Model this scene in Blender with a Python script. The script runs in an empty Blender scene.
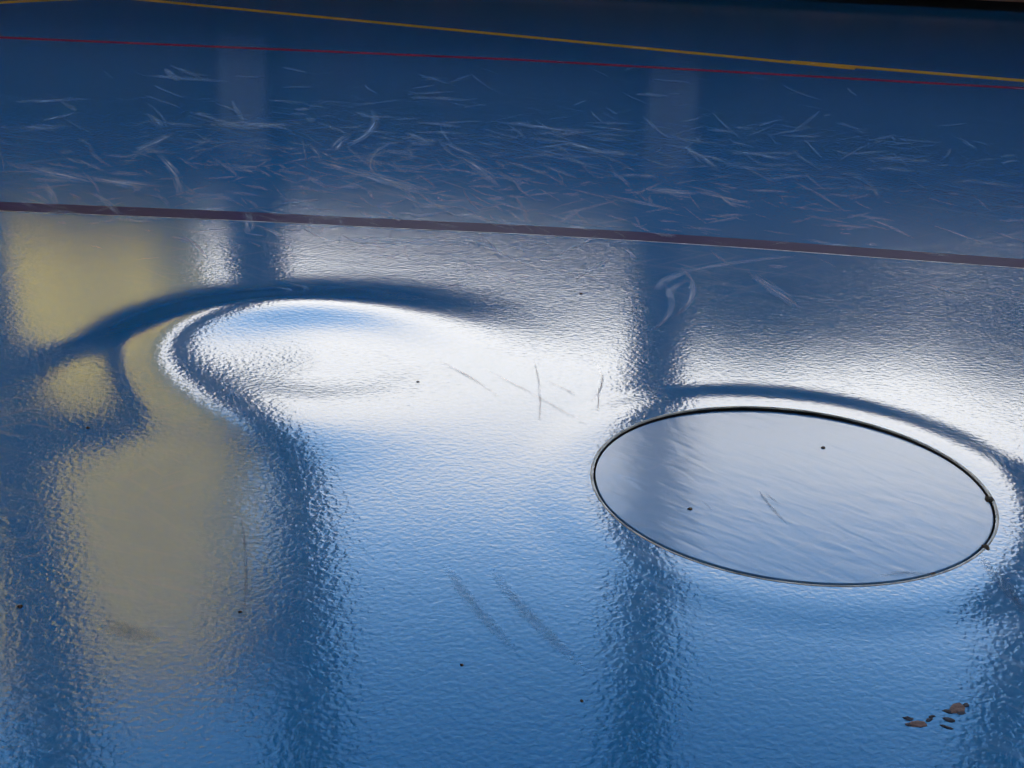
import bpy, math, random
import numpy as np
from mathutils import Matrix, Vector

S = bpy.context.scene
COL = S.collection
random.seed(7)

# ------------------------------------------------------------------ camera
F = 1400.0; H = 0.56; PITCH = math.radians(21.8); ROLL = math.radians(2.6)
fw = Vector((0, math.cos(PITCH), -math.sin(PITCH)))
up0 = Vector((0, math.sin(PITCH), math.cos(PITCH)))
xc = math.cos(ROLL) * Vector((1, 0, 0)) + math.sin(ROLL) * up0
yc = -math.sin(ROLL) * Vector((1, 0, 0)) + math.cos(ROLL) * up0
cam_data = bpy.data.cameras.new('camera')
cam = bpy.data.objects.new('camera', cam_data); COL.objects.link(cam)
cam_data.sensor_width = 36.0
cam_data.lens = 36.0 * F / 1024.0
m = Matrix((xc, yc, -fw)).transposed().to_4x4()
m.translation = Vector((0, 0, H))
cam.matrix_world = m
cam_data.clip_start = 0.02
S.camera = cam

# ------------------------------------------------------------------ sky
world = bpy.data.worlds.new('sky'); S.world = world
world.use_nodes = True
nt = world.node_tree; nt.nodes.clear()
tc = nt.nodes.new('ShaderNodeTexCoord')
sep = nt.nodes.new('ShaderNodeSeparateXYZ'); nt.links.new(tc.outputs['Generated'], sep.inputs[0])
cl = nt.nodes.new('ShaderNodeTexNoise'); cl.inputs['Scale'].default_value = 2.2; cl.inputs['Detail'].default_value = 4
nt.links.new(tc.outputs['Generated'], cl.inputs['Vector'])
ma = nt.nodes.new('ShaderNodeMath'); ma.operation = 'MULTIPLY_ADD'      # a ragged cloud top
nt.links.new(cl.outputs['Fac'], ma.inputs[0]); ma.inputs[1].default_value = 0.10
nt.links.new(sep.outputs['Z'], ma.inputs[2])
ramp = nt.nodes.new('ShaderNodeValToRGB')
e = ramp.color_ramp.elements
e[0].position = 0.0; e[0].color = (0.62, 0.66, 0.74, 1)
e[1].position = 1.0; e[1].color = (0.07, 0.17, 0.42, 1)
for p, c in ((0.28, (0.80, 0.78, 0.78, 1)), (0.36, (1.0, 0.93, 0.86, 1)), (0.465, (0.98, 0.93, 0.90, 1)),
             (0.54, (0.34, 0.56, 0.90, 1)), (0.63, (0.15, 0.32, 0.60, 1)), (0.74, (0.055, 0.14, 0.34, 1))):
    k = e.new(p); k.color = c
nt.links.new(ma.outputs[0], ramp.inputs['Fac'])
bg = nt.nodes.new('ShaderNodeBackground'); bg.inputs['Strength'].default_value = 6.2
nt.links.new(ramp.outputs['Color'], bg.inputs['Color'])
wo = nt.nodes.new('ShaderNodeOutputWorld'); nt.links.new(bg.outputs[0], wo.inputs['Surface'])

# sun from behind the hall: it strikes the house across the street, never the hall's own floor
sd = bpy.data.lights.new('sun', 'SUN'); sd.energy = 6.4; sd.angle = math.radians(0.6); sd.color = (1.0, 0.86, 0.62)
sun = bpy.data.objects.new('sun', sd); COL.objects.link(sun)
sun.rotation_euler = (math.radians(58), 0, 0)

vs = S.view_settings
vs.view_transform = 'Standard'; vs.look = 'None'; vs.gamma = 1.0; vs.use_curve_mapping = False
vs.exposure = 0.0

# ------------------------------------------------------------------ helpers
def px(x, y, z=0.0):
    """point of the floor plane seen at a photo pixel"""
    d = fw + xc * ((x - 512) / F) - yc * ((y - 384) / F)
    t = (z - H) / d.z
    return Vector((0, 0, H)) + d * t

def obj(name, verts, faces, mat, parent=None, smooth=False, uvs=None):
    me = bpy.data.meshes.new(name)
    me.from_pydata(verts, [], faces)
    if uvs is not None:
        l = me.uv_layers.new(name='UVMap')
        idx = np.empty(len(me.loops), dtype=np.int32); me.loops.foreach_get('vertex_index', idx)
        l.data.foreach_set('uv', np.asarray(uvs, dtype=np.float32)[idx].ravel())
    if smooth:
        me.polygons.foreach_set('use_smooth', [True] * len(me.polygons))
    me.materials.append(mat); me.update()
    o = bpy.data.objects.new(name, me); COL.objects.link(o)
    if parent: o.parent = parent
    return o

def boxes(lst):
    V, Fc = [], []
    for (x0, x1, y0, y1, z0, z1) in lst:
        b = len(V)
        V += [(x0, y0, z0), (x1, y0, z0), (x1, y1, z0), (x0, y1, z0), (x0, y0, z1), (x1, y0, z1), (x1, y1, z1), (x0, y1, z1)]
        Fc += [tuple(b + i for i in f) for f in ((0, 3, 2, 1), (4, 5, 6, 7), (0, 1, 5, 4), (1, 2, 6, 5), (2, 3, 7, 6), (3, 0, 4, 7))]
    return V, Fc

def tag(o, label=None, cat=None, group=None, kind=None):
    if label: o['label'] = label
    if cat: o['category'] = cat
    if group: o['group'] = group
    if kind: o['kind'] = kind
    return o

def lathe(profile, n=160, centre=(0, 0, 0), hfun=None):
    """profile of (radius, z) swept round; hfun(x, y) adds the floor's own height"""
    V, Fc = [], []
    for (r, z) in profile:
        for k in range(n):
            a = 2 * math.pi * k / n
            x, y = centre[0] + r * math.cos(a), centre[1] + r * math.sin(a)
            V.append((x, y, z + centre[2] + (float(hfun(x, y)) if hfun else 0)))
    for i in range(len(profile) - 1):
        for k in range(n):
            k2 = (k + 1) % n
            Fc.append((i * n + k, i * n + k2, (i + 1) * n + k2, (i + 1) * n + k))
    return V, Fc

# ------------------------------------------------------------------ materials
def newmat(name):
    mt = bpy.data.materials.new(name); mt.use_nodes = True
    return mt, mt.node_tree, mt.node_tree.nodes['Principled BSDF']

def plain(name, col, rough=0.6, spec=0.5, metal=0.0, noise=0.15, nscale=20.0, bump=0.0):
    mt, t, b = newmat(name)
    N, L = t.nodes, t.links
    co = N.new('ShaderNodeTexCoord')
    n = N.new('ShaderNodeTexNoise'); n.inputs['Scale'].default_value = nscale; n.inputs['Detail'].default_value = 5
    L.new(co.outputs['Object'], n.inputs['Vector'])
    r = N.new('ShaderNodeValToRGB')
    r.color_ramp.elements[0].position = 0.3; r.color_ramp.elements[1].position = 0.7
    r.color_ramp.elements[0].color = tuple(c * (1 - noise) for c in col) + (1,)
    r.color_ramp.elements[1].color = tuple(min(1, c * (1 + noise)) for c in col) + (1,)
    L.new(n.outputs['Fac'], r.inputs['Fac']); L.new(r.outputs['Color'], b.inputs['Base Color'])
    b.inputs['Roughness'].default_value = rough; b.inputs['Specular IOR Level'].default_value = spec
    b.inputs['Metallic'].default_value = metal
    if bump:
        bp = N.new('ShaderNodeBump'); bp.inputs['Strength'].default_value = 1.0; bp.inputs['Distance'].default_value = bump
        L.new(n.outputs['Fac'], bp.inputs['Height']); L.new(bp.outputs['Normal'], b.inputs['Normal'])
    return mt

PEEL = 0.00016
def vinyl(name, col, worn, rough=0.10, peel=PEEL, pscale=215.0, stretch=None, mottle=0.6, spec=0.5):
    """poured sports floor: orange-peel relief, faint wear streaks, gloss that varies"""
    mt, t, b = newmat(name)
    N, L = t.nodes, t.links
    co = N.new('ShaderNodeTexCoord')
    vec = co.outputs['Object']
    if stretch:
        mp = N.new('ShaderNodeMapping'); mp.vector_type = 'TEXTURE'; mp.inputs['Scale'].default_value = stretch[0]; mp.inputs['Rotation'].default_value = (0, 0, stretch[1])
        L.new(vec, mp.inputs['Vector']); pv = mp.outputs[0]
    else:
        pv = vec
    n1 = N.new('ShaderNodeTexNoise'); n1.inputs['Scale'].default_value = pscale; n1.inputs['Detail'].default_value = 0.8; n1.inputs['Distortion'].default_value = 0.4
    L.new(pv, n1.inputs['Vector'])
    n2 = N.new('ShaderNodeTexNoise'); n2.inputs['Scale'].default_value = 26.0; n2.inputs['Detail'].default_value = 1.0
    L.new(vec, n2.inputs['Vector'])
    add = N.new('ShaderNodeMath'); add.operation = 'MULTIPLY_ADD'; add.inputs[1].default_value = 0.6
    L.new(n2.outputs['Fac'], add.inputs[0]); L.new(n1.outputs['Fac'], add.inputs[2])
    bp = N.new('ShaderNodeBump'); bp.inputs['Strength'].default_value = 1.0; bp.inputs['Distance'].default_value = peel
    L.new(add.outputs[0], bp.inputs['Height']); L.new(bp.outputs['Normal'], b.inputs['Normal'])
    # colour: mottling and fine wear streaks in two directions
    n3 = N.new('ShaderNodeTexNoise'); n3.inputs['Scale'].default_value = 3.0; n3.inputs['Detail'].default_value = 6
    L.new(vec, n3.inputs['Vector'])
    streaks = []
    for rot, sc in ((-0.35, (5, 80, 1)), (-0.8, (6, 90, 1)), (0.7, (7, 70, 1))):
        mp = N.new('ShaderNodeMapping'); mp.vector_type = 'TEXTURE'; mp.inputs['Rotation'].default_value = (0, 0, rot); mp.inputs['Scale'].default_value = tuple(1 / v for v in sc)
        L.new(vec, mp.inputs['Vector'])
        n = N.new('ShaderNodeTexNoise'); n.inputs['Scale'].default_value = 1.0; n.inputs['Detail'].default_value = 4; n.inputs['Distortion'].default_value = 0.5
        L.new(mp.outputs[0], n.inputs['Vector'])
        mr = N.new('ShaderNodeMapRange'); mr.inputs['From Min'].default_value = 0.56; mr.inputs['From Max'].default_value = 0.80
        L.new(n.outputs['Fac'], mr.inputs['Value']); streaks.append(mr.outputs[0])
    mx = streaks[0]
    for s in streaks[1:]:
        q = N.new('ShaderNodeMath'); q.operation = 'MAXIMUM'; L.new(mx, q.inputs[0]); L.new(s, q.inputs[1]); mx = q.outputs[0]
    msk = N.new('ShaderNodeMapRange'); msk.inputs['From Min'].default_value = 0.42; msk.inputs['From Max'].default_value = 0.68; msk.inputs['To Max'].default_value = 0.5 * mottle
    L.new(n3.outputs['Fac'], msk.inputs['Value'])
    mul = N.new('ShaderNodeMath'); mul.operation = 'MULTIPLY'; L.new(mx, mul.inputs[0]); L.new(msk.outputs[0], mul.inputs[1])
    mc = N.new('ShaderNodeMix'); mc.data_type = 'RGBA'
    mc.inputs[6].default_value = col + (1,); mc.inputs[7].default_value = worn + (1,)
    L.new(mul.outputs[0], mc.inputs[0]); L.new(mc.outputs[2], b.inputs['Base Color'])
    rr = N.new('ShaderNodeMapRange'); rr.inputs['To Min'].default_value = rough; rr.inputs['To Max'].default_value = rough + 0.25
    L.new(mul.outputs[0], rr.inputs['Value']); L.new(rr.outputs[0], b.inputs['Roughness'])
    b.inputs['IOR'].default_value = 1.5; b.inputs['Specular IOR Level'].default_value = spec
    return mt

def scuffmat(name, col, alpha, lo=0.38, hi=0.72):
    """a rubbed streak: bristly along its length (v across, u along)"""
    mt, t, b = newmat(name)
    N, L = t.nodes, t.links
    uv = N.new('ShaderNodeUVMap'); uv.uv_map = 'UVMap'
    mp = N.new('ShaderNodeMapping'); mp.inputs['Scale'].default_value = (2.5, 5, 1)
    L.new(uv.outputs[0], mp.inputs['Vector'])
    oi = N.new('ShaderNodeTexCoord')
    ad = N.new('ShaderNodeVectorMath'); ad.operation = 'ADD'
    sc = N.new('ShaderNodeVectorMath'); sc.operation = 'SCALE'; sc.inputs['Scale'].default_value = 9.0
    L.new(oi.outputs['Object'], sc.inputs[0])
    n = N.new('ShaderNodeTexNoise'); n.inputs['Scale'].default_value = 1.0; n.inputs['Detail'].default_value = 4
    L.new(mp.outputs[0], ad.inputs[0]); L.new(sc.outputs[0], ad.inputs[1]); L.new(ad.outputs[0], n.inputs['Vector'])
    mr = N.new('ShaderNodeMapRange'); mr.inputs['From Min'].default_value = lo; mr.inputs['From Max'].default_value = hi; mr.inputs['To Max'].default_value = alpha
    L.new(n.outputs['Fac'], mr.inputs['Value'])
    sx = N.new('ShaderNodeSeparateXYZ'); L.new(uv.outputs[0], sx.inputs[0])
    fade = N.new('ShaderNodeMath'); fade.operation = 'PINGPONG'; fade.inputs[1].default_value = 0.5   # dies away across its width
    L.new(sx.outputs['Y'], fade.inputs[0])
    f2 = N.new('ShaderNodeMapRange'); f2.inputs['From Max'].default_value = 0.35; L.new(fade.outputs[0], f2.inputs['Value'])
    fu = N.new('ShaderNodeMath'); fu.operation = 'PINGPONG'; fu.inputs[1].default_value = 0.5
    L.new(sx.outputs['X'], fu.inputs[0])
    f3 = N.new('ShaderNodeMapRange'); f3.inputs['From Max'].default_value = 0.3; L.new(fu.outputs[0], f3.inputs['Value'])
    m1 = N.new('ShaderNodeMath'); m1.operation = 'MULTIPLY'; L.new(mr.outputs[0], m1.inputs[0]); L.new(f2.outputs[0], m1.inputs[1])
    m2 = N.new('ShaderNodeMath'); m2.operation = 'MULTIPLY'; L.new(m1.outputs[0], m2.inputs[0]); L.new(f3.outputs[0], m2.inputs[1])
    L.new(m2.outputs[0], b.inputs['Alpha'])
    b.inputs['Base Color'].default_value = col + (1,); b.inputs['Roughness'].default_value = 0.55
    b.inputs['Specular IOR Level'].default_value = 0.3
    return mt

M_floor = vinyl('blue_sports_floor', (0.005, 0.128, 0.330), (0.24, 0.32, 0.42))
M_lid = vinyl('lid_vinyl', (0.058, 0.185, 0.40), (0.30, 0.36, 0.44), rough=0.18, peel=0.00026, pscale=34.0, stretch=((1.0, 0.38, 1.0), -0.75), mottle=0.6, spec=0.27)
M_purple = vinyl('purple_line_paint', (0.036, 0.020, 0.080), (0.12, 0.08, 0.16), rough=0.30, mottle=1.4, spec=0.01)
M_red = vinyl('red_line_paint', (0.34, 0.012, 0.035), (0.35, 0.10, 0.14), rough=0.25, spec=0.1)
M_yellow = vinyl('yellow_line_paint', (0.75, 0.33, 0.02), (0.8, 0.55, 0.2), rough=0.25, spec=0.1)
M_pale = plain('pale_edge_highlight', (0.36, 0.38, 0.44), 0.4, noise=0.5, nscale=60)
M_scuff = scuffmat('pale_scuff', (0.58, 0.71, 0.90), 0.45)
M_fine = scuffmat('faint_scuff', (0.54, 0.66, 0.85), 0.36)
M_dark = scuffmat('dark_scuff', (0.015, 0.018, 0.03), 0.62)
M_soft = scuffmat('faint_dark_rub', (0.012, 0.03, 0.07), 0.20, 0.1, 0.6)
M_edge = plain('cut_vinyl_edge', (0.46, 0.44, 0.40), 0.6, noise=0.6, nscale=45)
M_gap = plain('grimy_steel', (0.012, 0.010, 0.009), 0.8, 0.2, noise=0.4, nscale=60)
M_crumb = plain('dirt', (0.05, 0.035, 0.022), 0.9, 0.2, noise=0.5, nscale=300)
M_chip = plain('brown_wear', (0.16, 0.095, 0.085), 0.7, 0.2, noise=0.5, nscale=250)
M_chipd = plain('dark_wear', (0.02, 0.025, 0.045), 0.7, 0.2, noise=0.4, nscale=250)
M_wood = plain('dark_red_wood', (0.050, 0.018, 0.012), 0.5, noise=0.4, nscale=8)
M_woodl = plain('worn_wood_edge', (0.22, 0.10, 0.06), 0.5, noise=0.3, nscale=8)
M_skirt = plain('black_skirting', (0.008, 0.008, 0.010), 0.6, 0.2)
M_col = plain('grey_column', (0.42, 0.42, 0.43), 0.7)
M_wall = plain('hall_wall', (0.55, 0.55, 0.56), 0.8)
M_dado = plain('dark_wall_panel', (0.16, 0.17, 0.19), 0.7)
M_ceil = plain('ceiling_board', (0.70, 0.70, 0.70), 0.9)
M_frame = plain('window_frame_paint', (0.10, 0.11, 0.13), 0.5)
M_ochre = plain('ochre_render', (0.52, 0.39, 0.065), 0.9, noise=0.30, nscale=0.5)
M_block = plain('grey_render', (0.52, 0.50, 0.47), 0.9, noise=0.2, nscale=0.4)
M_roof = plain('roof_tile', (0.14, 0.06, 0.04), 0.9)
M_dpane = plain('dark_glass', (0.03, 0.035, 0.04), 0.15)
M_leaf = plain('evergreen_leaf', (0.008, 0.018, 0.010), 0.8, noise=0.5, nscale=4)
M_street = plain('asphalt', (0.07, 0.07, 0.075), 0.9)

def glass():
    mt = bpy.data.materials.new('clear_pane'); mt.use_nodes = True
    t = mt.node_tree; t.nodes.clear()
    tr = t.nodes.new('ShaderNodeBsdfTransparent'); tr.inputs[0].default_value = (0.93, 0.95, 0.95, 1)
    gl = t.nodes.new('ShaderNodeBsdfGlossy'); gl.inputs['Roughness'].default_value = 0.02
    mi = t.nodes.new('ShaderNodeMixShader'); fr = t.nodes.new('ShaderNodeFresnel'); fr.inputs[0].default_value = 1.2
    t.links.new(fr.outputs[0], mi.inputs[0]); t.links.new(tr.outputs[0], mi.inputs[1]); t.links.new(gl.outputs[0], mi.inputs[2])
    o = t.nodes.new('ShaderNodeOutputMaterial'); t.links.new(mi.outputs[0], o.inputs[0])
    return mt
M_glass = glass()

# ------------------------------------------------------------------ the floor's relief
LC = (0.2540, 1.1395); LR = 0.1756          # round lid
MC = (-0.222, 1.425); MR = 0.175         # ring that bulges under the vinyl

def sstep(a, b, x):
    t = np.clip((x - a) / (b - a), 0, 1)
    return t * t * t * (t * (6 * t - 15) + 10)

def height(x, y):
    x = np.asarray(x, dtype=float); y = np.asarray(y, dtype=float)
    # bulge: raised ring, dished inside, steepest to the left and the far side
    dx, dy = x - MC[0], y - MC[1]
    r = np.hypot(dx, dy) + 1e-9; a = np.arctan2(dy, dx)
    amp = 0.0094 + 0.0084 * np.cos(a - math.radians(165))
    w = 0.066 + 0.036 * (1 - np.cos(a - math.radians(140))) / 2
    out = amp * np.exp(-((np.maximum(r - MR, 0)) / w) ** 2)
    rn = np.clip(r / MR, 0, 1)
    dish = 0.0066 + 0.0046 * np.cos(a - math.radians(115)) * rn ** 2
    ins = 0.0094 + 0.0084 * np.cos(a - math.radians(165)) * rn * rn * (3 - 2 * rn) - dish * (1 - np.exp(-((MR - r) / 0.075) ** 2))
    z = np.where(r > MR, out, ins)
    z = z + 0.001 * np.exp(-(r / 0.33) ** 2)
    # heave round the lid: a broad swell and a sharp lip
    dx, dy = x - LC[0], y - LC[1]
    r = np.hypot(dx, dy); a = np.arctan2(dy, dx)
    w = 0.42 + 0.06 * np.cos(a - math.radians(40))
    z = z + 0.017 * np.exp(-(np.maximum(r - LR, 0) / w) ** 2)
    z = z + (0.0022 + 0.0012 * np.cos(a - math.radians(55))) * (1 - sstep(LR + 0.016, LR + 0.085, r))
    # long gentle waves
    z = z + 0.0006 * np.sin(4.1 * x + 1.0) * np.sin(3.3 * y + 0.4) + 0.0004 * np.sin(9.0 * x + 2.2 + 2.0 * y)
    # level towards the walls
    fade = (1 - sstep(1.0, 1.6, np.abs(x))) * (1 - sstep(2.2, 3.0, y)) * sstep(0.30, 0.62, y)
    return z * fade

# grid with a square hole, a fan of quads closing the square onto the circle of the lid opening
STEP = 0.0075
HR = LR + 0.0017                          # radius of the opening in the floor
nx0, nx1, ny0, ny1 = -220, 220, 40, 400
hx, hy = round(LC[0] / STEP), round(LC[1] / STEP); HS = 38
X0, X1, Y0, Y1 = nx0 * STEP, nx1 * STEP, ny0 * STEP, ny1 * STEP
gx = np.arange(nx0, nx1 + 1); gy = np.arange(ny0, ny1 + 1)
GX, GY = np.meshgrid(gx, gy)
gid = np.arange(GX.size).reshape(GX.shape)
P = np.stack([GX.ravel() * STEP, GY.ravel() * STEP], 1)
q = np.stack([gid[:-1, :-1], gid[:-1, 1:], gid[1:, 1:], gid[1:, :-1]], -1).reshape(-1, 4)
cx = GX[:-1, :-1].ravel(); cy = GY[:-1, :-1].ravel()
inside = (cx >= hx - HS) & (cx < hx + HS) & (cy >= hy - HS) & (cy < hy + HS)
q = q[~inside]
ringidx = ([(hx - HS + i, hy - HS) for i in range(2 * HS)] + [(hx + HS, hy - HS + i) for i in range(2 * HS)] +
           [(hx + HS - i, hy + HS) for i in range(2 * HS)] + [(hx - HS, hy + HS - i) for i in range(2 * HS)])
ring = np.array([gid[j - ny0, i - nx0] for i, j in ringidx])
RP = P[ring]; ang = np.arctan2(RP[:, 1] - LC[1], RP[:, 0] - LC[0])
CP = np.stack([LC[0] + HR * np.cos(ang), LC[1] + HR * np.sin(ang)], 1)
rows = 16; prev = ring; extra = []; base = len(P); fan = []
n = len(ring)
for k in range(1, rows + 1):
    t = k / rows
    extra.append(RP * (1 - t) + CP * t)
    cur = base + (k - 1) * n + np.arange(n)
    fan.append(np.stack([prev, np.roll(prev, -1), np.roll(cur, -1), cur], 1)); prev = cur
P = np.concatenate([P] + extra); q = np.concatenate([q] + fan)
Z = height(P[:, 0], P[:, 1])
# outer plain quads up to the walls
RX, RY = 9.0, -6.0; RYB = 5.9
b0 = len(P)
xs = [-RX, X0, X1, RX]; ys = [RY, Y0, Y1, RYB]
OP = np.array([(x, y) for y in ys for x in xs])
P = np.concatenate([P, OP]); Z = np.concatenate([Z, np.zeros(16)])
oq = [(b0 + j * 4 + i, b0 + j * 4 + i + 1, b0 + (j + 1) * 4 + i + 1, b0 + (j + 1) * 4 + i) for j in range(3) for i in range(3) if not (i == 1 and j == 1)]
V = np.column_stack([P, Z])
faces = q.tolist() + [list(f) for f in oq]
floor = obj('floor', V.tolist(), faces, M_floor, smooth=True)
tag(floor, kind='structure', label='glossy blue sports hall floor with bulges and scuffs')

# ------------------------------------------------------------------ court lines
def strip(name, pts, width, mat, parent, lift=0.0006, label=None, seg=0.02, taper=None):
    """flat painted stripe that follows the floor"""
    pts = [Vector((p[0], p[1])) for p in pts]
    samples = []
    for a, b in zip(pts[:-1], pts[1:]):
        k = max(2, int((b - a).length / seg))
        samples += [a.lerp(b, i / k) for i in range(k)]
    samples.append(pts[-1])
    Vv, Fc = [], []
    nn = len(samples)
    for i, p in enumerate(samples):
        d = (samples[min(i + 1, nn - 1)] - samples[max(i - 1, 0)]).normalized(); nrm = Vector((-d.y, d.x))
        wd = width if not taper else width * (taper[0] + (taper[1] - taper[0]) * i / (nn - 1))
        for s in (-0.5, 0.5):
            c = p + nrm * (wd * s)
            h = float(height(c.x, c.y))
            Vv += [(c.x, c.y, h + lift), (c.x, c.y, h - 0.002)]
    for i in range(nn - 1):
        a = 4 * i; b = a + 4
        Fc += [(a, b, b + 2, a + 2), (a + 1, a, a + 2, a + 3) if i == 0 else (a, a + 1, b + 1, b), (a + 2, b + 2, b + 3, a + 3)]
    o = obj(name, Vv, Fc, mat, parent)
    if label: o['label'] = label
    return o

def ext(a, b, k0, k1):
    a, b = px(*a), px(*b); d = b - a
    return a - d * k0, b + d * k1
# dark purple line, slightly bowed as in the photograph
pp = [px(x, y) for x, y in ((-500, 184), (0, 206), (256, 217), (512, 230), (768, 246.5), (1024, 264.5), (1500, 299))]
strip('court_line', pp, 0.047, M_purple, floor, label='dark purple court line')
side = [Vector((p.x, p.y - 0.0255, 0)) for p in pp]
strip('edge_highlight', side, 0.0024, M_pale, floor, lift=0.0004, label='pale strip painted as light caught along the purple line')  # painted highlight: pale strip for light on the line's raised edge
strip('court_line', [px(-500, 21), px(0, 37.5), px(512, 59.5), px(1024, 88.5), px(1400, 111)], 0.029, M_red, floor, label='thin red court line')
a, b = ext((150, 0.5), (835, 66.7), 0.10, 0.025)
strip('court_line', [a, b], 0.040, M_yellow, floor, label='yellow court line running towards the far wall')
a, b = ext((795, 62.0), (1024, 80.8), 0.02, 0.5)
strip('court_line', [a, b], 0.040, M_yellow, floor, lift=0.0010, label='yellow court line meeting the first at a shallow kink')
corner = px(150, 0.5) + (px(150, 0.5) - px(512, 36.5)) * 0.10
strip('court_line', [px(-200, 13), px(45, 0.3), corner], 0.040, M_yellow, floor, lift=0.0008, label='yellow court line in the far left corner')

# ------------------------------------------------------------------ opening, frame and lid
fh = lambda x, y: height(x, y)
Vv, Fc = lathe([(HR + 0.0026, -0.0002), (HR + 0.0020, 0.0004), (HR + 0.0006, 0.0003), (HR - 0.0002, -0.0004), (HR - 0.0003, -0.0008)], 200, (LC[0], LC[1], 0), fh)
edge = obj('cut_edge', Vv, Fc, M_edge, floor, smooth=True); tag(edge, 'pale beige cut edge of the vinyl round the opening')
LZ = float(height(LC[0] + LR, LC[1]))    # level of the heaved floor at the opening
Vv, Fc = lathe([(HR - 0.0003, LZ - 0.003), (HR - 0.0003, LZ - 0.018), (HR - 0.018, LZ - 0.018), (HR - 0.018, LZ - 0.06), (0.0005, LZ - 0.06)], 120, (LC[0], LC[1], 0))
b0 = len(Vv); v2, f2 = lathe([(HR - 0.0003, -0.0007), (HR - 0.0003, -0.012)], 120, (LC[0], LC[1], 0), fh)
Vv += v2; Fc += [tuple(b0 + i for i in f) for f in f2]
fr = obj('socket_frame', Vv, Fc, M_gap, floor); tag(fr, 'dark steel rim in the gap round the lid')

lid = bpy.data.objects.new('floor_socket_lid', None); COL.objects.link(lid)
lid.location = (LC[0], LC[1], LZ - 0.018)
lid.rotation_euler = (-0.004, -0.004, 0.0)      # sunk a little at the far left
tag(lid, 'round pale blue socket lid set into the glossy floor', 'floor lid')
R0 = LR - 0.0002
TOP = 0.0167
prof = [(R0 - 0.003, 0.0002), (R0 - 0.0002, 0.001), (R0 - 0.0002, TOP - 0.002)]
Vv, Fc = lathe(prof + [(R0 - 0.004, TOP - 0.002)], 160)
Fc.append(tuple(range(159, -1, -1)))
obj('steel_tray', Vv, Fc, M_gap, lid, smooth=False)
def lidh(x, y):
    return 0.0007 * np.sin(7 * x + 1.3) * np.cos(9 * y) - 0.0010 * (x * x + y * y) / R0 ** 2
prof = [(R0 - 0.0001, TOP - 0.002), (R0 - 0.0001, TOP - 0.0006), (R0 - 0.0005, TOP - 0.0001), (R0 - 0.0009, TOP), (R0 - 0.0013, TOP)] + [((R0 - 0.0013) * (1 - k / 30) + 0.0002, TOP) for k in range(1, 31)]
Vv, Fc = lathe(prof, 160, (0, 0, 0), lidh)
inl = obj('lid_inlay', Vv, Fc, M_lid, lid, smooth=True); tag(inl, 'rippled pale blue vinyl inlay')

# ------------------------------------------------------------------ scuffs and scratches
def scuff(p0, p1, bend, wpx, mat, name='scuff_mark', parent=floor, zfun=None, lift=0.0009, join=None):
    a, b = Vector(px(*p0)).xy, Vector(px(*p1)).xy
    d = b - a; L_ = d.length; nrm = Vector((-d.y, d.x)) * bend
    mid = (a + b) / 2
    depth = (Vector((mid.x, mid.y, 0)) - Vector((0, 0, H))).length
    # a stroke's width in the photograph, turned into metres on the floor
    k = 12
    pts = [a + d * (i / k) + nrm * (4 * (i / k) * (1 - i / k)) for i in range(k + 1)]
    dn = d.normalized()
    fore = math.hypot(dn.y, dn.x * H / depth)          # foreshortening across the stroke
    w = wpx / F * depth / max(fore, 0.3)
    Vv, Fc, UV = [], [], []
    for i, p in enumerate(pts):
        t = (pts[min(i + 1, k)] - pts[max(i - 1, 0)]).normalized(); nn = Vector((-t.y, t.x))
        s = 0.35 + 0.65 * math.sin(math.pi * min(1, max(0, i / k))) ** 0.7
        for j in (-1, 0, 1):
            c = p + nn * (w * s * j * 0.5)
            h = float(zfun(c.x, c.y) if zfun else height(c.x, c.y))
            Vv.append((c.x, c.y, h + lift)); UV.append((i / k, (j + 1) / 2))
    for i in range(k):
        for j in range(2):
            q0 = i * 3 + j
            Fc.append((q0, q0 + 3, q0 + 4, q0 + 1))
    if join is not None:
        b0 = len(join[0]); join[0].extend(Vv); join[2].extend(UV)
        join[1].extend([tuple(b0 + v for v in f) for f in Fc]); return
    return obj(name, Vv, Fc, mat, parent, uvs=UV)

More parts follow.
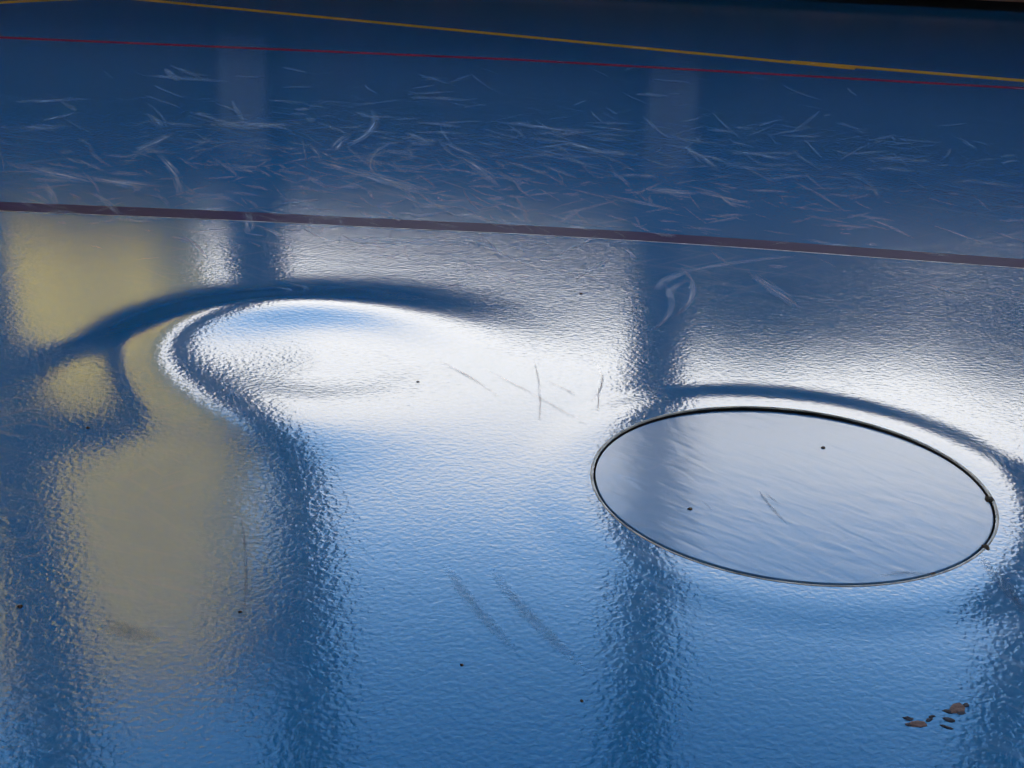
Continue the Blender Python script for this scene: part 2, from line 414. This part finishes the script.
BIG = [((10, 163), (95, 184), .03, 9), ((85, 176), (150, 190), -.02, 6), ((40, 122), (80, 112), 0, 4), ((130, 158), (182, 130), .05, 7),
       ((145, 113), (158, 130), .1, 4), ((152, 150), (178, 200), .08, 5), ((40, 180), (55, 208), .06, 4), ((165, 68), (178, 82), 0, 4),
       ((200, 126), (295, 126), .08, 4), ((232, 130), (292, 124), .03, 6), ((95, 180), (165, 188), .03, 3), ((92, 192), (120, 218), .05, 4),
       ((335, 153), (352, 133), .08, 7), ((340, 150), (372, 110), -.12, 5), ((305, 158), (425, 196), .03, 6), ((355, 168), (430, 192), -.03, 7),
       ((385, 180), (400, 140), .2, 5), ((436, 140), (482, 160), .02, 4), ((455, 155), (500, 190), .06, 8), ((490, 121), (590, 134), .02, 3),
       ((555, 140), (610, 155), -.02, 7), ((500, 160), (560, 180), .03, 4), ((405, 132), (432, 145), 0, 5), ((305, 175), (330, 190), 0, 4),
       ((368, 190), (374, 200), 0, 3), ((585, 125), (640, 133), .02, 3), ((540, 165), (578, 180), .02, 4), ((680, 145), (720, 172), .05, 4),
       ((600, 195), (680, 213), .03, 4), ((690, 190), (750, 205), .0, 5), ((790, 180), (850, 215), .04, 3), ((860, 215), (915, 240), .04, 4),
       ((640, 190), (700, 195), .03, 4), ((800, 240), (860, 250), .0, 3), ((725, 150), (790, 160), 0, 3),
       ((748, 275), (800, 318), .02, 9), ((655, 300), (700, 272), .15, 6), ((690, 275), (800, 258), .06, 3), ((672, 310), (690, 285), .2, 5),
       ((560, 225), (580, 210), .0, 4), ((575, 285), (612, 262), .03, 4), ((620, 248), (634, 264), .1, 4), ((330, 240), (470, 245), -.03, 4),
       ((470, 243), (530, 270), .05, 3), ((245, 210), (248, 235), .05, 8), ((252, 225), (285, 240), .1, 4), ((455, 262), (520, 290), .05, 3),
       ((545, 262), (600, 235), -.05, 3), ((268, 290), (285, 305), .4, 4), ((280, 285), (300, 305), .4, 4), ((140, 75), (230, 82), .0, 3),
       ((15, 102), (75, 100), .0, 4), ((170, 65), (205, 80), .0, 3), ((930, 225), (985, 245), .03, 3), ((620, 200), (560, 215), .05, 3),
       ((680, 270), (668, 330), .15, 4), ((660, 285), (646, 345), .15, 4), ((25, 190), (50, 205), .05, 3), ((205, 150), (245, 140), .05, 3)]
for p0, p1, bd, w in BIG:
    scuff(p0, p1, bd * .6, w * 2.1, M_scuff)
# countless finer rubs
J = ([], [], [])
for _ in range(800):
    cxp = random.choice((120, 330, 460, 380, 560, 700, 850)); 
    x = random.gauss(cxp, 110); y = random.gauss(165, 45)
    if y < 60 or y > 300 or x < -20 or x > 1040: continue
    ln = random.uniform(8, 55); an = random.choice((0.25, 0.35, -0.35, 0.05, 0.9)) + random.gauss(0, .25)
    scuff((x, y), (x + ln * math.cos(an), y + ln * math.sin(an) * .6), random.uniform(-.06, .06), random.uniform(1.5, 6.5), None, join=J)
fine = obj('fine_scuffs', J[0], J[1], M_fine, floor, uvs=J[2]); tag(fine, kind='stuff')
DARK = [((533, 372), (538, 440), .02, 3), ((480, 380), (590, 445), .02, 2), ((440, 372), (500, 412), .02, 3), ((590, 370), (586, 420), .1, 3),
        ((598, 395), (597, 430), .0, 2), ((100, 625), (165, 645), -.08, 10), ((445, 580), (520, 670), -.03, 8), ((490, 585), (590, 690), -.03, 9),
        ((545, 395), (575, 410), .05, 2), ((240, 520), (243, 640), .02, 3), ((875, 598), (935, 597), .12, 3), ((975, 575), (1020, 635), .0, 8), ((1000, 595), (1024, 640), 0, 5)]
for p0, p1, bd, w in DARK:
    scuff(p0, p1, bd, w * (1.8 if w >= 5 else 1.2), M_soft if w >= 5 else M_dark, name='dark_scratch')
LT = LZ - 0.018 + TOP
lz = lambda x, y: LT + float(lidh(x - LC[0], y - LC[1])) 
for p0, p1, bd, w in [((756, 508), (786, 546), -.03, 4), ((762, 512), (776, 524), 0, 3), ((700, 520), (712, 532), 0, 2)]:
    o = scuff(p0, p1, bd, w, M_dark, name='dark_scratch', zfun=lz, lift=0.0006)
    o.parent = lid; o.matrix_parent_inverse = Matrix.Translation(-lid.location)

# ------------------------------------------------------------------ crumbs and chips
def blob(name, c, r, flat, mat, seed, stretch=1.0, rot=0.0):
    rnd = random.Random(seed); n_ = 9
    Vv, Fc = [], []
    for k, (rr, zz) in enumerate(((1.0, 0.0), (0.95, 0.55), (0.55, 1.0))):
        for i in range(n_):
            a = 2 * math.pi * i / n_; s = r * rr * rnd.uniform(0.65, 1.25)
            x, y = s * stretch * math.cos(a), s * math.sin(a)
            Vv.append((x * math.cos(rot) - y * math.sin(rot), x * math.sin(rot) + y * math.cos(rot), zz * flat * rnd.uniform(.7, 1.1) if k else -0.0002))
    for k in range(2):
        for i in range(n_):
            Fc.append((k * n_ + i, k * n_ + (i + 1) % n_, (k + 1) * n_ + (i + 1) % n_, (k + 1) * n_ + i))
    Fc.append(tuple(range(2 * n_, 3 * n_)))
    o = obj(name, Vv, Fc, mat); o.location = c
    return o
def on_floor(x, y):
    p = px(x, y, 0.0)
    for _ in range(4): p = px(x, y, float(height(p.x, p.y)))
    return p
for i, (x, y, r, lab) in enumerate(((418, 382, .0022, 'tiny dark speck on the white glare beside the bulge'),
        (462, 665, .0020, 'tiny black speck on the blue floor below the bulge'), (88, 428, .0026, 'small dark crumb below the yellow reflection'),
        (20, 607, .0030, 'dark crumb near the left edge of the floor'), (582, 701, .0018, 'tiny dark speck on the floor below the lid'),
        (581, 294, .0026, 'dark crumb between the purple line and the lid'), (240, 612, .0020, 'tiny dark speck beside the long dark scratch'))):
    tag(blob('dirt_crumb', on_floor(x, y), r * .75, r * .45, M_crumb, i), lab, 'dirt', 'loose crumbs on the floor')
for i, (x, y, r, lab) in enumerate(((990, 499, .006, 'brown grit wedged in the right end of the lid gap'),
        (985.5, 547, .0055, 'black grit lump wedged in the lid gap at lower right'), (934, 574, .0035, 'grit crumb in the near right side of the lid gap'))):
    tag(blob('gap_grit', on_floor(x, y) + Vector((0, 0, -.001)), r * .7, r * .4, M_crumb, 20 + i, 1.5, 1.5), lab, 'dirt', 'grit in the lid gap')
for i, (x, y, lab) in enumerate(((690, 509, 'black speck on the left half of the pale lid'), (823, 448, 'small dark crumb on the far half of the pale lid'))):
    p = px(x, y, LT); p.z = lz(p.x, p.y)
    tag(blob('dirt_crumb', p, .0022, .0012, M_crumb, 40 + i), lab, 'dirt', 'crumbs on the lid')
def chips(name, items, lab):
    e_ = bpy.data.objects.new(name, None); COL.objects.link(e_)
    e_.location = on_floor(items[0][0], items[0][1])
    for i, (x, y, r, st, rot, mt) in enumerate(items):
        o = blob('flake', on_floor(x, y) - e_.location, r, .0005, mt, 60 + i * 7 + int(x), st, rot); o.parent = e_
    tag(e_, lab, 'worn patch', 'brown worn patches')
chips('worn_patch', [(917, 724, .0036, 2.2, .1, M_chip), (908, 718.5, .0022, 1.6, 0, M_chipd), (912, 724.5, .0022, 2.4, 0, M_chipd), (929, 720, .0018, 2.0, .7, M_chipd), (932, 716.5, .0014, 2, .4, M_chipd)],
      'small brown worn patch at bottom right, the left one of two')
chips('worn_patch', [(957, 708, .0046, 1.7, .6, M_chip), (948, 711.5, .0022, 1.8, -.3, M_chipd), (949, 720, .0024, 1.8, -.4, M_chipd), (946, 727, .0020, 2.2, -.4, M_chipd), (966, 705, .0020, 1.4, .5, M_chipd), (961, 713, .002, 1.6, 0, M_chipd)],
      'larger brown worn patch at bottom right, the right one of two')

# ------------------------------------------------------------------ the hall
WY, WR = 5.37, -0.055
def wobj(name, lst, mat, parent=None):
    o = obj(name, *boxes(lst), mat, parent)
    if not parent:
        o.location = (0, WY, 0); o.rotation_euler = (0, 0, WR)
    return o
SILL, HEAD, CEIL = 1.07, 4.9, 5.6
wb = wobj('wall_back', [(-9, 9, .02, .30, .30, SILL), (-9, 9, .02, .30, HEAD, CEIL)], M_dado); tag(wb, kind='structure')
wobj('timber_dado', [(-9, 9, 0, .30, .037, .30)], M_wood, wb)
o = wobj('timber_edge', [(-9, 9, -.02, 0, .037, .050)], M_woodl, wb)
bb = wobj('baseboard_back', [(-9, 9, .012, .30, 0, .037)], M_skirt); tag(bb, kind='structure')
colx = [(-8.2, .14), (-6.6, .14), (-5.1, .14), (-3.6, .14), (-2.31, .08), (-1.09, .082), (.56, .088), (2.42, .09), (3.75, .14), (5.3, .14), (6.9, .14), (8.4, .14)]
for x, w in colx:
    wobj('column', [(x - w, x + w, -.05, .30, .30, HEAD)], M_col, wb)
k = 0
edges = [-9.0] + sum([[x - w, x + w] for x, w in colx], []) + [9.0]
for i in range(0, len(edges), 2):
    a, b = edges[i], edges[i + 1]
    if b - a < .2: continue
    k += 1
    e_ = bpy.data.objects.new('window_%d' % k, None); COL.objects.link(e_); e_.location = (0, WY, 0); e_.rotation_euler = (0, 0, WR)
    tag(e_, kind='structure')
    obj('window_frame', *boxes([(a, a + .03, .12, .18, SILL, HEAD), (b - .03, b, .12, .18, SILL, HEAD), (a + .03, b - .03, .12, .18, SILL, SILL + .03), (a + .03, b - .03, .12, .18, HEAD - .03, HEAD)]), M_frame, e_)
    obj('pane', *boxes([(a + .03, b - .03, .147, .153, SILL + .03, HEAD - .03)]), M_glass, e_)
for nm, xa, xb in (('left', -9.3, -9.0), ('right', 9.0, 9.3)):      # high strip windows added in the side walls to raise the ambient light
    w_ = obj('wall_' + nm, *boxes([(xa, xb, RY, 6.3, 0, 3.7), (xa, xb, RY, 6.3, 4.9, CEIL), (xa, xb, RY, RY + .6, 3.7, 4.9), (xa, xb, 5.0, 6.3, 3.7, 4.9)]), M_wall); tag(w_, kind='structure')
    k += 1
    e_ = bpy.data.objects.new('window_%d' % k, None); COL.objects.link(e_); tag(e_, kind='structure')
    xm = (xa + xb) / 2
    obj('window_frame', *boxes([(xm - .03, xm + .03, yy, yy + .06, 3.7, 4.9) for yy in (RY + .6, -3.6, -1.8, 0, 1.8, 3.4, 4.94)]), M_frame, e_)
    for ya, yb in zip((RY + .66, -3.54, -1.74, .06, 1.86, 3.46), (-3.6, -1.8, 0, 1.8, 3.4, 4.94)):
        obj('pane', *boxes([(xm - .004, xm + .004, ya, yb, 3.7, 4.9)]), M_glass, e_)
tag(obj('wall_front', *boxes([(-9.3, 9.3, RY - .3, RY, 0, CEIL)]), M_wall), kind='structure')
tag(obj('ceiling', *boxes([(-9.3, 9.3, RY - .3, 6.3, CEIL, CEIL + .3)]), M_ceil), kind='structure')

# ------------------------------------------------------------------ outside
g = obj('ground', *boxes([(-60, 60, 6.3, 90, -.7, -.6)]), M_street); tag(g, kind='structure', label='asphalt street outside the windows')
bd = bpy.data.objects.new('house', None); COL.objects.link(bd); bd.location = (-9.3, 18.0, -.6)
tag(bd, 'ochre rendered house across the street, its yellow reflected at left', 'building')
obj('wall', *boxes([(-5.5, 4.4, 0, 3, 0, 13.2)]), M_ochre, bd)
obj('roof', [(-5.8, -.3, 13.2), (4.8, -.3, 13.2), (4.8, 3.3, 13.2), (-5.8, 3.3, 13.2), (-5.8, 1.5, 14.3), (4.8, 1.5, 14.3)],
    [(0, 3, 2, 1), (0, 1, 5, 4), (2, 3, 4, 5), (1, 2, 5), (3, 0, 4)], M_roof, bd)

# a long low block, added further off to dim the low band of reflections
gb = bpy.data.objects.new('added_block', None); COL.objects.link(gb); gb.location = (4, 34.0, -.6)
tag(gb, 'long low grey block added beyond the house to dull a band of the reflections', 'building')
obj('wall', *boxes([(-40, 40, 0, 8, 0, 9.6)]), M_block, gb)
obj('roof', *boxes([(-40.3, 40.3, -.3, 8.3, 9.6, 9.9)]), M_block, gb)

# tall dark greenery added outside to darken the reflections at right
def hedge_mesh(x0, x1, depth, top, nx=90, nz=34, seed=5):
    rnd = random.Random(seed); prof = []
    for j in range(nz + 1):                                   # up the front, over the top, down the back
        t = j / nz
        if t < .42: prof.append((-depth / 2, top * t / .42))
        elif t < .58: prof.append((-depth / 2 + depth * (t - .42) / .16, top))
        else: prof.append((depth / 2, top * (1 - t) / .42))
    Vv, Fc = [], []
    for i in range(nx + 1):
        u = i / nx; end = 1 - abs(2 * u - 1) ** 14 * .5
        for (y, z) in prof:
            k_ = rnd.uniform(-.13, .13)
            Vv.append((x0 + (x1 - x0) * u + rnd.uniform(-.05, .05), y * end + k_, max(0, z + (rnd.uniform(-.18, .12) + .25 * math.sin(u * 23) if z > .5 * top else 0))))
    m_ = nz + 1
    for i in range(nx):
        for j in range(nz):
            Fc.append((i * m_ + j, (i + 1) * m_ + j, (i + 1) * m_ + j + 1, i * m_ + j + 1))
    Fc.append(tuple(range(m_ - 1, -1, -1))); Fc.append(tuple(nx * m_ + j for j in range(m_)))
    return Vv, Fc
hd = obj('added_hedge', *hedge_mesh(2.4, 20.0, 1.6, 6.55), M_leaf); hd.location = (0, 20.5, -.6)
tag(hd, 'tall dark greenery added outside to darken the reflections at right', 'added_hedge')
